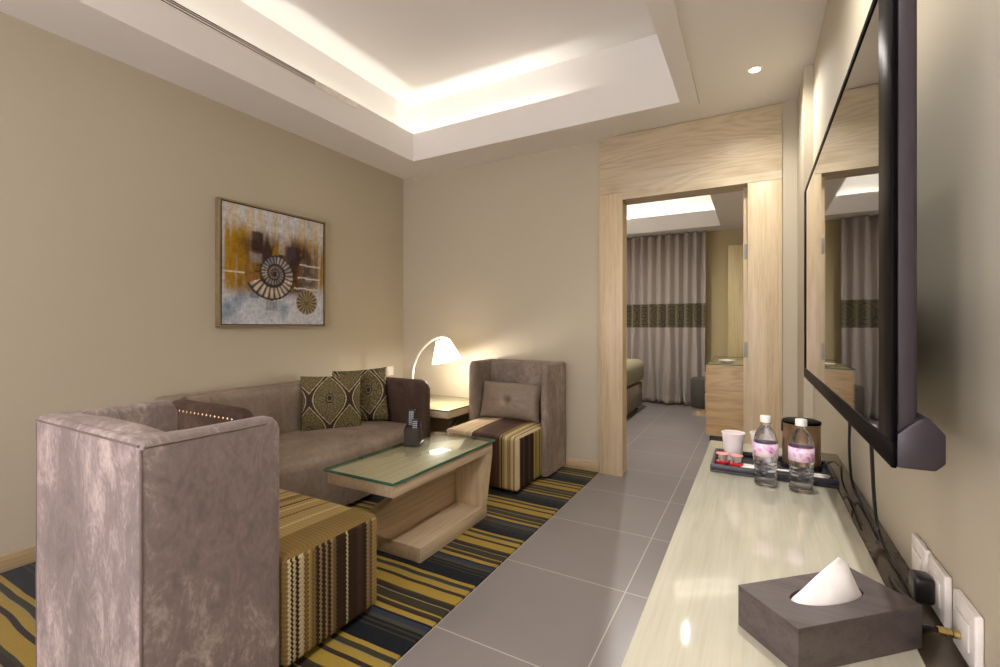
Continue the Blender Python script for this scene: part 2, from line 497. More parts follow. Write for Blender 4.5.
# curtain
def curtain():
    bm = bmesh.new(); uvl = bm.loops.layers.uv.verify()
    x0, x1, n, nz = -2.9, -.64, 420, 44
    rows = []
    for j in range(nz+1):
        z = .02+(2.585-.02)*j/nz; row = []
        low = max(0, 1-z/1.3)
        for i in range(n+1):
            u = i/n; x = x0+(x1-x0)*u
            ph = u*112
            a = .045*math.sin(ph+.5*math.sin(u*13))+.018*math.sin(ph*.47+1+z*.5*low)
            a += .05*low*math.sin(u*31+z*1.2)+.03*low*low*noise.noise(Vector((u*24, z*5, 1)))
            xx = x+.03*low*math.sin(u*40+z*2)
            row.append(bm.verts.new((xx, 7.38+a-(.05*low*low), z)))
        rows.append(row)
    for j in range(nz):
        for i in range(n):
            f = bm.faces.new((rows[j][i], rows[j][i+1], rows[j+1][i+1], rows[j+1][i]))
            zz = (rows[j][i].co.z+rows[j+1][i].co.z)/2
            f.material_index = 0
            for lp, (a, b) in zip(f.loops, ((i, j), (i+1, j), (i+1, j+1), (i, j+1))): lp[uvl].uv = (a/n*2.9, b/nz*2.57)
    m = M('curtain_cloth'); tc = m.node('ShaderNodeTexCoord'); s = m.sep(tc.outputs['UV'])
    band = m.math('MULTIPLY', m.math('GREATER_THAN', s[1], 1.15-.0), m.math('LESS_THAN', s[1], 1.51))
    # round medallions in the band
    cu = m.math('SUBTRACT', m.math('FRACT', m.math('DIVIDE', s[0], .27)), .5)
    cv = m.math('DIVIDE', m.math('SUBTRACT', s[1], 1.33), .27)
    rr = m.math('SQRT', m.math('ADD', m.math('MULTIPLY', cu, cu), m.math('MULTIPLY', cv, cv)))
    rg = m.math('ABSOLUTE', m.math('SUBTRACT', m.math('FRACT', m.math('MULTIPLY', rr, 5)), .5))
    nz_ = m.noise(tc.outputs['UV'], 40, 3)
    pat = m.ramp(m.math('ADD', rg, m.math('MULTIPLY', nz_, .4)), [(.35, srgb(50, 40, 22)), (.5, srgb(128, 112, 62)), (.62, srgb(66, 54, 28))])
    m.color(m.mix(band, srgb(158, 146, 136), pat)).set(Roughness=.8); m.b.inputs['Sheen Weight'].default_value = .3
    o = finish('curtain', bm, m.m)
    sd = o.modifiers.new('thick', 'SOLIDIFY'); sd.thickness = .004
    tag(o, 'long grey-brown curtain with patterned olive band in the far bedroom', 'curtain')
curtain()

# bed corner
GREENB = plain('bed_quilt', (150, 146, 118), .85)
BEDB = velvet('bed_skirt', (120, 108, 94), (134, 122, 106), .3, seed=4)
bed = thing('bed', 'corner of a bed with olive quilt seen through the doorway', 'bed', (-2.45, 6.3, 0))
finish('mattress', box(-1.0, 1.06, -.95, .5, .40, .72, bevel=.10, seg=6), GREENB, bed)
finish('bed_base', box(-.98, 1.03, -.92, .45, .06, .395, bevel=.02), BEDB, bed)
for x, y in ((-.9, -.85), (.95, -.85), (-.9, .38), (.95, .38)):
    finish('leg', box(x-.03, x+.03, y-.03, y+.03, 0, .06, bevel=.004), BLACKM, bed)

# dresser
dr = thing('dresser', 'light oak dresser with glass top standing in the bedroom', 'dresser', (-.0, 5.2, 0))
OAKD = wood_mat('oak_dresser', (186, 158, 112), (160, 132, 90), 'x', .4, cath=True)
finish('body', box(-.45, .12, .0, 1.3, .06, .79, bevel=.003), OAKD, dr)
finish('plinth', box(-.42, .1, .03, 1.27, 0, .06), BLACKM, dr)
GTOP = glass_mix('green_glass_sheet', (.93, .97, .945, 1), .0, 1.5)
GEDGE = plain('glass_edge_green', (58, 104, 88), .1)
bm = box(-.462, .13, -.01, 1.31, .791, .801, bevel=.001); bm.normal_update()
for f in bm.faces: f.material_index = 0 if abs(f.normal.z) > .9 else 1
finish('glass_top', bm, [GTOP, GEDGE], dr)
for k, z in enumerate((.50, .27)):
    d = finish('drawer', box(-.468, -.45, .08, 1.22, z, z+.21, bevel=.003), OAKD, dr)
    for y in (.35, .95): finish('knob', lathe(bmesh.new(), [(0, 0), (.006, 0), (.006, .012), (.012, .016), (.010, .024), (0, .026)], 14), CHROME, d, loc=(-.468, y, z+.12), rot=(0, -PI/2, 0))
box_ = finish('soap_dish', lathe(bmesh.new(), [(0, 0), (.05, 0), (.075, .02), (.08, .028), (.072, .028), (.045, .008), (0, .007)], 28), WHITEP, loc=(-.27, 5.45, .8015))
tag(box_, 'small white dish on the glass-topped dresser', 'dish')

st = thing('ottoman', 'round dark grey stool on a wooden base beside the bedroom dresser', 'stool', (-.58, 6.75, 0))
finish('seat', lathe(bmesh.new(), [(0, .1), (.19, .1), (.2, .12), (.2, .46), (.185, .49), (.1, .5), (0, .5)], 36), plain('stool_fabric', (74, 70, 64), .85), st)
finish('base', lathe(bmesh.new(), [(0, 0), (.175, 0), (.175, .1), (0, .1)], 36), OAKZ, st)

wd = thing('wardrobe', 'tall pale wooden wardrobe against the far bedroom wall', 'wardrobe', (.12, 7.2, 0))
OAKW = wood_mat('wardrobe_oak', (190, 172, 124), (170, 150, 100), 'z', .4)
finish('body', box(-.46, .48, .02, .29, .0, 2.32, bevel=.003), OAKW, wd)
for x in (-.46, .012):
    d = finish('door', box(x, x+.465, .0, .019, .08, 2.31, bevel=.002), OAKW, wd)
    hx = x+.02 if x > 0 else x+.43
    finish('handle', tube(bmesh.new(), [(hx, 0, 1.0), (hx, -.03, 1.0), (hx, -.03, 1.2), (hx, 0, 1.2)], .006), CHROME, d)

# ------------------------------------------------------------------ rug
rug = finish('carpet', box(XL+.016, -1.11, YR+.02, YB-.016, .0, .01, bevel=.003), RUG)
tag(rug, 'striped carpet in yellow, navy and brown under the sofa and armchairs', 'carpet')
RZ = .0105

# ------------------------------------------------------------------ seats with striped fabric
def seat_mesh(x0, x1, y0, y1, z0, z1, r, side_y0, wide=0, ysplit=0):
    if wide:
        bm = box(x0-wide, x1+wide, ysplit, y1, z0, z1, bevel=r, seg=5)
        add_box(bm, x0, x1, y0, ysplit+.06, z0, z1-.0005, bevel=.01, seg=2)
        x0 -= wide; x1 += wide
    else:
        bm = box(x0, x1, y0, y1, z0, z1, bevel=r, seg=5)
    bmesh.ops.subdivide_edges(bm, edges=[e for e in bm.edges if e.calc_length() > .15], cuts=7, use_grid_fill=True)
    for v in bm.verts:
        if v.co.z > z1-.0011:
            a = (v.co.x-x0)/(x1-x0)*2-1; b = (v.co.y-y0)/(y1-y0)*2-1
            v.co.z += .02*(1-a*a)*(1-b*b)
    uvl = bm.loops.layers.uv.verify(); bm.normal_update()
    for f in bm.faces:
        n = f.normal
        for lp in f.loops:
            c = lp.vert.co
            if abs(n.x) > .72: lp[uvl].uv = (2.0+(c.y-side_y0), c.z)
            elif abs(n.z) > .72: lp[uvl].uv = (c.x-x0, c.y)
            else: lp[uvl].uv = (c.x-x0, c.z)
    return bm

def armchair(name, label, X0, X1, YBK, YF, YS, mv, mseat, H=.885, puff=1.0, sw=-.012):
    """built in local coordinates, root at the middle of the back"""
    cx = (X0+X1)/2
    root = thing(name, label, 'armchair', (cx, YBK, RZ))
    sg = 1 if YF > YBK else -1
    x0, x1 = X0-cx, X1-cx; yf = YF-YBK; ys = YS-YBK
    t = .062
    pr, ds, nl = u_path(x0, x1, 0, yf, t, .018, .075, .055)
    zt = [H-.05*(1-math.sqrt(max(0, 1-(1-min(d, .05)/.05)**2))) for d in ds]
    bm = bmesh.new(); sweep_shell(bm, pr, .03, zt, .022)
    sh = finish('shell', bm, mv, root)
    # piping down the back corners, along the back top edge
    for x in (x0+.004, x1-.004):
        finish('piping', tube(bmesh.new(), [(x, sg*.004, .035+(H-.06)*k/12) for k in range(13)], .0042, 8), PIPE, sh)
    for x, q in ((x0+.004, -1), (x1-.004, 1)):
        finish('piping', tube(bmesh.new(), [(x+q*.0035, sg*(.01+(abs(yf)-.07)*k/12), H-.020) for k in range(13)], .0032, 8), PIPE, sh)
    finish('piping', tube(bmesh.new(), [(x0+.01+(x1-x0-.02)*k/20, sg*.0004, H-.016) for k in range(21)], .0034, 8), PIPE, sh)
    # padded inner back that swells above the top edge
    bm = bmesh.new(); n = 30
    w0, w1 = x0+t*.55, x1-t*.55
    secs = []
    for i in range(n+1):
        u = i/n; x = w0+(w1-w0)*u; e = (1-(2*u-1)**8)
        bulge = .014*math.sqrt(max(0, 1-(2*u-1)**2))
        zt_ = H-.03+((.026+bulge)*puff+.012*(1-puff))*min(1, e*1.1); dep = t+.045+.02*math.sqrt(max(0, 1-(2*u-1)**2))
        sec = []
        prof = [(.012, .38), (.012, zt_-.03), (.02, zt_-.012), (.04, zt_-.001), (dep*.6, zt_+.001), (dep-.012, zt_-.015), (dep, zt_-.045), (dep, .62), (dep, .38)]
        for (yy, zz) in prof: sec.append(bm.verts.new((x, sg*yy, zz+.0025*noise.noise(Vector((u*5, yy*6, 0))))))
        secs.append(sec)
    for a, b in zip(secs, secs[1:]):
        for k in range(len(a)): bm.faces.new((a[k], a[(k+1) % len(a)], b[(k+1) % len(a)], b[k]))
    bm.faces.new(secs[0]); bm.faces.new(secs[-1])
    finish('back_pad', bm, mv, root)
    # seat block
    ya, yb = sorted((sg*(t+.005), ys))
    s0, s1 = x0+t-.012, x1-t+.012
    seat = finish('seat', seat_mesh(s0, s1, ya, yb, .025, .405, .028, ya, wide=-(sw+.012), ysplit=yf+.003), mseat, root)
    for x in (x0+.05, x1-.05):
        for y in (sg*.05, ys-sg*.06):
            finish('foot', lathe(bmesh.new(), [(0, 0), (.018, 0), (.02, .03), (0, .03)], 16), BLACKM, root, loc=(x if abs(y) < .1 else x*.85, y, 0))
    return root, seat

g = lambda *c: srgb(*c)
GOLD = g(156, 132, 84); GOLDD = g(120, 98, 56); CREAM = g(202, 188, 152); DBR = g(52, 38, 26); MBR = g(88, 68, 46); TAN = g(140, 118, 84)
# near chair: u 0..0.6 top stripes ; 2.0.. side stripes -> period .6, side begins at 0.2 offset (2.0 mod .6 = .2)
CREAM = g(180, 162, 118); MBR = g(104, 84, 54)
stA = [(0, GOLD), (.03, CREAM), (.045, GOLD), (.09, MBR), (.10, GOLD), (.16, CREAM), (.17, GOLD), (.22, GOLDD), (.24, GOLD), (.30, CREAM), (.315, GOLD), (.335, MBR), (.35, GOLD),
       (.42, CREAM), (.44, GOLDD), (.50, GOLD), (.56, DBR), (.575, GOLD), (.62, CREAM), (.635, GOLD), (.70, MBR), (.715, GOLD), (.80, CREAM), (.82, GOLD), (.90, GOLDD)]
_y = lambda Y: (Y-.93)/.52
LCR = g(186, 170, 132)
stAs = [(0, GOLDD), (_y(.965), LCR), (_y(.985), DBR), (_y(.998), LCR), (_y(1.008), DBR), (_y(1.016), LCR), (_y(1.026), DBR), (_y(1.038), LCR), (_y(1.060), GOLDD), (_y(1.078), GOLD), (_y(1.09), GOLDD),
        (_y(1.11), DBR), (_y(1.125), TAN), (_y(1.135), DBR), (_y(1.15), TAN), (_y(1.16), DBR), (_y(1.175), TAN), (_y(1.185), MBR), (_y(1.20), DBR), (_y(1.248), LCR), (_y(1.256), DBR), (_y(1.30), g(66, 50, 38)), (_y(1.33), DBR),
        (_y(1.352), TAN), (_y(1.368), MBR), (_y(1.382), GOLD)]

def woven_A():
    m = M('zigzag_knit_gold'); uv = m.node('ShaderNodeTexCoord'); s = m.sep(uv.outputs['UV']); u, v = s[0], s[1]
    tri = m.math('ABSOLUTE', m.math('SUBTRACT', m.math('FRACT', m.math('MULTIPLY', v, 62)), .5))
    uz = m.math('ADD', u, m.math('MULTIPLY', m.math('SUBTRACT', tri, .25), .012))
    side = m.math('GREATER_THAN', u, 1.5)
    top = m.ramp(m.math('DIVIDE', m.math('ADD', uz, .07), .74), stA, 'CONSTANT')
    sd = m.ramp(m.math('DIVIDE', m.math('SUBTRACT', uz, 2.283), .52), stAs, 'CONSTANT')
    col = m.mix(side, top, sd)
    dots = m.math('MULTIPLY', m.math('GREATER_THAN', m.math('FRACT', m.math('ADD', m.math('MULTIPLY', uz, 95), m.math('MULTIPLY', tri, 1.0))), .62), m.math('LESS_THAN', tri, .3))
    col = m.mix(m.math('MULTIPLY', dots, .45), col, DBR)
    m.color(col).set(Roughness=.9); m.b.inputs['Specular IOR Level'].default_value = .15
    m.bump(tri, .4, .003)
    return m.m
FAB_A = woven_A()
BEI = g(176, 156, 126); BRW = g(80, 58, 46); DKB = g(46, 33, 26); OYE = g(150, 134, 78); CRB = g(190, 172, 138)
def woven_B():
    m = M('broad_stripe_weave'); uv = m.node('ShaderNodeTexCoord'); s = m.sep(uv.outputs['UV']); u, v = s[0], s[1]
    side = m.math('GREATER_THAN', u, 1.5)
    st1 = [(0, BEI), (.10, CRB), (.12, BEI), (.28, CRB), (.30, BEI), (.36, CRB), (.39, BRW), (.50, g(70, 50, 42)), (.70, BRW), (.765, TAN), (.785, BRW), (.80, OYE), (.83, CRB), (.86, OYE), (.89, TAN), (.91, CRB), (.94, g(128, 112, 66)), (.96, CRB)]
    st2 = [(0, CRB), (.05, BRW), (.075, DKB), (.14, BRW), (.17, DKB), (.28, g(62, 52, 36)), (.34, DKB), (.43, OYE), (.48, g(120, 108, 60)), (.52, OYE), (.60, BRW), (.62, OYE), (.70, g(132, 118, 70)), (.75, OYE)]
    top = m.ramp(m.math('DIVIDE', u, .62), st1, 'CONSTANT')
    sd = m.ramp(m.math('DIVIDE', m.math('SUBTRACT', u, 2.0), .60), st2, 'CONSTANT')
    col = m.mix(side, top, sd)
    m.color(col).set(Roughness=.8); m.b.inputs['Specular IOR Level'].default_value = .15
    m.bump(m.noise(m.coord('Object'), 300, 2), .2, .002)
    return m.m
FAB_B = woven_B()

armchair('armchair', 'near lavender-grey velvet tub armchair seen from behind, gold zigzag seat', -2.08, -1.378, .58, .985, 1.425, VEL_A, FAB_A, sw=-.074)
armchair('armchair', 'taupe velvet tub armchair with brown and yellow striped seat by the back wall', -2.105, -1.385, 3.615, 3.225, 2.83, VEL_B, FAB_B, puff=.0)

# button pillow
PIL = plain('taupe_satin', (138, 122, 106), .55)
bm = pillow(bmesh.new(), .555, .31, .15, 30, .05, tuft=.05)
pz = finish('throw_pillow', bm, PIL, loc=(-1.775, 3.36, .572), rot=(math.radians(-12), 0, 0))
tag(pz, 'plain taupe button-tufted pillow on the striped armchair', 'pillow')
finish('button', lathe(bmesh.new(), [(0, 0), (.013, 0), (.012, .006), (0, .009)], 16), PIPE, pz, loc=(0, -.022, 0), rot=(PI/2, 0, 0))

# ------------------------------------------------------------------ sofa
SX0, SX1, SY0, SY1, SH = -3.152, -2.25, 1.37, 2.93, .755
sofa = thing('sofa', 'long taupe velvet sofa with studded dark arms against the left wall', 'sofa', (SX0, (SY0+SY1)/2, RZ))
# path open to +X : reuse u_path with axes swapped
hw = (SY1-SY0)/2
pr, ds, nl = u_path(-hw, hw, 0, SX1-SX0, .10, .05, .14, .07, n_arm=12)
zt = [SH-.07*(1-math.sqrt(max(0, 1-(1-min(d, .07)/.07)**2))) for d in ds]
sw = lambda p: (p[1], p[0])
pr = [(sw(a), sw(b)) for a, b in pr]
def part(i0, i1, name, mat, extra=0):
    bm = bmesh.new(); sweep_shell(bm, pr[i0:i1], .04, zt[i0:i1], .04)
    return finish(name, bm, mat, sofa)
arm_n = 13
a1 = part(0, arm_n, 'arm', VEL_D); part(arm_n-1, len(pr)-arm_n+1, 'backrest', VEL_S); a2 = part(len(pr)-arm_n, len(pr), 'arm', VEL_D)
a1['label'] = 'dark velvet arm with a row of nailheads'
# nailheads along the outer face of the near arm
bm = bmesh.new(); bmesh.ops.create_uvsphere(bm, u_segments=10, v_segments=8, radius=.008, matrix=Matrix.Diagonal((1, .5, 1, 1)))
nh = finish('nailhead', bm, BRASS, a1, loc=(.12, -hw-.001, SH-.048))
for k in range(1, 20):
    q = nh.copy(); C.objects.link(q); q.parent = a1; q.location = (.12+.72*k/19, -hw-.001, SH-.048)
# inner back cushion
bm = box(.09, .215, -hw+.11, hw-.11, .30, SH-.004, bevel=.045, seg=5)
bmesh.ops.subdivide_edges(bm, edges=[e for e in bm.edges if e.calc_length() > .3], cuts=11, use_grid_fill=True)
for v in bm.verts:
    b = v.co.y/(hw-.11)
    if v.co.x > .12: v.co.x += .10*max(0, abs(b)-.72)**2*8 + .01*(1-b*b)
finish('back_cushion', bm, VEL_S, sofa)
# seat: bowed front, crowned top
bm = bmesh.new(); n, mm = 40, 16
zs = .045
rowsT = []
ylo, yhi = -hw+.104, hw-.104
def fx(b): return .80+.115*(1-b*b)
for i in range(n+1):
    b = i/n*2-1; y = (ylo+yhi)/2+(yhi-ylo)/2*b; F = fx(b); r = .06
    sec = [(.12, zs), (.12, .40)]
    for k in range(mm+1):
        a = k/mm; x = .14+(F-r-.14)*a; z = .405+.03*math.sin(PI*min(1, a*1.0))*(1-b**4)
        sec.append((x, z))
    for k in range(1, 7):
        a = PI/2*k/6; sec.append((F-r+r*math.sin(a), .405-r+r*math.cos(a)))
    sec += [(F-.003, .25), (F-.012, .14), (F-.03, zs)]
    rowsT.append([bm.verts.new((x, y, z)) for x, z in sec])
for a, b in zip(rowsT, rowsT[1:]):
    m_ = len(a)
    for k in range(m_): bm.faces.new((a[k], a[(k+1) % m_], b[(k+1) % m_], b[k]))
bm.faces.new(rowsT[0]); bm.faces.new(rowsT[-1])
finish('seat', bm, VEL_S, sofa)
for x in (.1, .78):
    for y in (-hw+.08, hw-.08):
        finish('foot', lathe(bmesh.new(), [(0, 0), (.02, 0), (.024, .045), (0, .045)], 16), BLACKM, sofa, loc=(x, y, 0))

# paisley cushions
def ogee_color(u, v, seed):
    # ogee lattice : cells of width .56, height .9
    W, Hh = .66, 1.08
    best = None
    for row in range(-1, 4):
        for col in range(-1, 4):
            cx = (col+.5*(row % 2))*W+seed*.13; cy = row*Hh/2*1.0+.02
            dx = abs(u-cx)/(W/2); dy = (v-cy)/(Hh/2)
            if abs(dy) > 1: continue
            w = (.5+.5*math.cos(PI*abs(dy)))**.75
            if dy > 0: w *= 1.0
            d = w-dx
            if best is None or d > best[0]: best = (d, dx, dy)
    ncol = noise.noise(Vector((u*28, v*28, seed)))*.5+.5
    n2 = noise.noise(Vector((u*70, v*70, seed+5)))*.5+.5
    ol = Vector((.105, .085, .034)); dk = Vector((.035, .022, .014)); cr = Vector((.42, .36, .22)); br = Vector((.07, .045, .03))
    if best is None or best[0] < 0: return br.lerp(ol, .35*ncol)
    d, dx, dy = best
    if d < .15: return dk.lerp(br, n2*.6)
    if d < .215: return cr*(.85+.3*n2)
    if d < .26: return dk
    q = math.sqrt(dx*dx*1.1+(dy*1.3)**2); th = math.atan2(dy*1.2, dx+.001)
    c = ol.lerp(Vector((.19, .155, .065)), .25+.4*ncol)
    speck = noise.noise(Vector((u*55, v*55, seed+9)))
    if speck > .12: c = c.lerp(dk, .55)
    if speck < -.22: c = c.lerp(cr, .3)
    hq = math.hypot(dx*1.3, dy*1.6-.05)
    if hq < .13: c = dk
    elif hq < .20: c = cr*.45
    elif hq < .26: c = dk
    return c
def paisley(name, label, loc, rot, seed, w=.43):
    n = 110; bm = pillow(bmesh.new(), w, w, .13, n, .05)
    cl = bm.loops.layers.float_color.new('Col'); uvl = bm.loops.layers.uv.verify()
    cache = {}
    for f in bm.faces:
        for lp in f.loops:
            u, v = lp[uvl].uv; k = (round(u*n), round(v*n))
            if k not in cache: c = ogee_color(u, v, seed); cache[k] = (c.x, c.y, c.z, 1)
            lp[cl] = cache[k]
    o = finish(name, bm, PAISLEY, loc=loc, rot=rot); return tag(o, label, 'cushion', 'patterned cushions on the sofa')
PAISLEY = vcol_mat('paisley_jacquard', rough=.6, bump=.25, bscale=180)

# ------------------------------------------------------------------ coffee table
ct = thing('coffee_table', 'light oak coffee table with green-edged glass top in front of the sofa', 'table', (-1.64, 2.0, RZ))
X0, X1, Y0, Y1 = -.21, .215, -.43, .465
finish('top', box(X0, X1, Y0, Y1, .403, .461, bevel=.002), OAKY, ct)
bm = box(X0, X1, Y1-.075, Y1, .0755, .4025)
for v in bm.verts:
    if v.co.z < .1:
        if v.co.x > 0: v.co.x = .186
        if v.co.y > Y1-.01: v.co.y = Y1-.02
finish('end_panel', bm, OAKZ, ct, smooth=False)
finish('base_slab', box(X0, .185, -.20, Y1-.0195, 0, .075, bevel=.002), OAKY, ct)
bm = bmesh.new(); prism(bm, [(-.20, .0755), (-.42, .228), (-.10, .293), (.25, .4025), (Y1-.0755, .4025), (Y1-.0755, .0755)], 'x', -.06, -.01); finish('side_panel', bm, OAKY, ct)
CT_GLASS = glass_mix('table_glass', (.93, .97, .945, 1), .0, 1.6)
bm = box(X0-.012, X1+.012, Y0-.012, Y1+.012, .462, .477, bevel=.0015)
bm.normal_update()
for f in bm.faces:
    f.material_index = 0 if abs(f.normal.z) > .9 else 1
finish('glass_top', bm, [CT_GLASS, GEDGE], ct)
# remote holder
ZT = RZ+.478
rh = thing('remote_holder', 'dark upright remote control holder on the coffee table', 'holder', (-1.80, 2.16, ZT), math.radians(24))
LEATH = plain('dark_bronze_leather', (58, 50, 42), .45)
finish('base', box(-.055, .055, -.045, .045, 0, .006, bevel=.002), LEATH, rh)
bm = bmesh.new()
prism(bm, [(-.033, .006), (.033, .006), (.030, .125), (-.040, .095)], 'x', -.045, -.040)
prism(bm, [(-.033, .006), (.033, .006), (.030, .125), (-.040, .095)], 'x', .040, .045)
add_box(bm, -.0395, .0395, -.034, -.030, .006, .095); add_box(bm, -.0395, .0395, .028, .031, .006, .125); add_box(bm, -.0395, .0395, -.002, .001, .006, .10)
finish('pocket', bm, LEATH, rh)
def remote(loc, rot, label, h):
    r = thing('remote_control', label, 'remote control', loc); r.rotation_euler = rot
    finish('body', box(-.021, .021, -.009, .009, 0, h, bevel=.005, seg=3), BLACKM, r)
    bt = plain('remote_button', (170, 176, 190), .5)
    bm = bmesh.new()
    for i in range(3):
        for j in range(7): add_box(bm, -.014+i*.010, -.006+i*.010, -.0105, -.0088, h-.09+j*.012, h-.083+j*.012)
    finish('keypad', bm, bt, r)
    return r
c_, s_ = math.cos(math.radians(24)), math.sin(math.radians(24))
def rl(x, y, z): return (-1.80+x*c_-y*s_, 2.16+x*s_+y*c_, ZT+z)
remote(rl(-.016, .0135, .010), (math.radians(-4), 0, math.radians(24)), 'taller black remote standing in the rear slot of the holder', .185)
remote(rl(.016, -.016, .010), (math.radians(-3), 0, math.radians(24)), 'shorter black remote standing in the front slot of the holder', .135)

# ------------------------------------------------------------------ side table + lamp
tb = thing('side_table', 'oak side table with glass top between sofa and rear armchair', 'table', (-2.62, 3.29, RZ))
finish('top', box(-.50, .495, -.32, .30, .445, .50, bevel=.002), OAKY, tb)
finish('end_panel', box(-.50, -.44, -.32, .30, .055, .4445, bevel=.002), OAKZ, tb)
finish('base_slab', box(-.50, .40, -.30, .30, 0, .0545, bevel=.002), OAKY, tb)
bm = bmesh.new(); prism(bm, [(-.4395, .055), (.12, .055), (.40, .4445), (-.4395, .4445)], 'y', -.02, .03); finish('side_panel', bm, OAKY, tb)
bm = box(-.51, .505, -.33, .31, .501, .511, bevel=.0015); bm.normal_update()
for f in bm.faces: f.material_index = 0 if abs(f.normal.z) > .9 else 1
finish('glass_top', bm, [CT_GLASS, GEDGE], tb)
ZS = RZ+.5115
LX, LY = -2.66, 3.20
lamp = thing('table_lamp', 'white arched lamp with lit pleated shade on the side table', 'lamp', (LX, LY, ZS))
WM = plain('white_lacquer', (240, 234, 226), .3)
finish('base', lathe(bmesh.new(), [(0, 0), (.115, 0), (.118, .006), (.11, .012), (.02, .018), (0, .018)], 40), WM, lamp)
pts = catmull([(0, 0, .016), (-.012, 0, .16), (0, 0, .30), (.05, .012, .42), (.13, .03, .51), (.20, .045, .555), (.26, .055, .572), (.315, .065, .565)], 8)
finish('arm', tube(bmesh.new(), pts, .0105, 12), WM, lamp)
SHD = M('lamp_shade_fabric')
SHD.color(srgb(250, 240, 225)).set(Roughness=.9); SHD.b.inputs['Emission Color'].default_value = srgb(255, 236, 208); SHD.b.inputs['Emission Strength'].default_value = 3.2
SHD = SHD.m
tilt = math.radians(-14)
sx, sy, sz = .275, .06, .565
bm = bmesh.new(); lathe(bm, [(.060, 0), (.132, -.185)], 40, cap=False)
shade = finish('lamp_shade', bm, SHD, lamp, loc=(sx, sy, sz-.02), rot=(0, tilt, 0))
md = shade.modifiers.new('s', 'SOLIDIFY'); md.thickness = .002
RIM = plain('shade_rim', (226, 214, 196), .7)
for r, z in ((.060, 0), (.132, -.185)):
    finish('rim', tube(bmesh.new(), [(r*math.cos(2*PI*k/40), r*math.sin(2*PI*k/40), z) for k in range(40)], .0032, 6, closed=True), RIM, shade)
finish('bulb', lathe(bmesh.new(), [(0, -.13), (.022, -.12), (.03, -.10), (.024, -.07), (.014, -.05), (.014, -.02), (0, -.02)], 20), emis('bulb_glow', (255, 238, 210), 6), lamp, loc=(sx, sy, sz-.02), rot=(0, tilt, 0))
finish('finial', lathe(bmesh.new(), [(0, -.03), (.012, -.03), (.012, 0), (.006, .008), (0, .01)], 16), WM, lamp, loc=(sx, sy, sz), rot=(0, tilt, 0))

paisley('cushion', 'front paisley cushion in olive and brown, nearer one on the sofa', (-2.765, 2.385, .612), (math.radians(-16), 0, math.radians(52)), 1)
paisley('cushion', 'rear paisley cushion, half hidden behind the nearer one on the sofa', (-2.775, 2.68, .632), (math.radians(-14), math.radians(-4), math.radians(38)), 2.6)

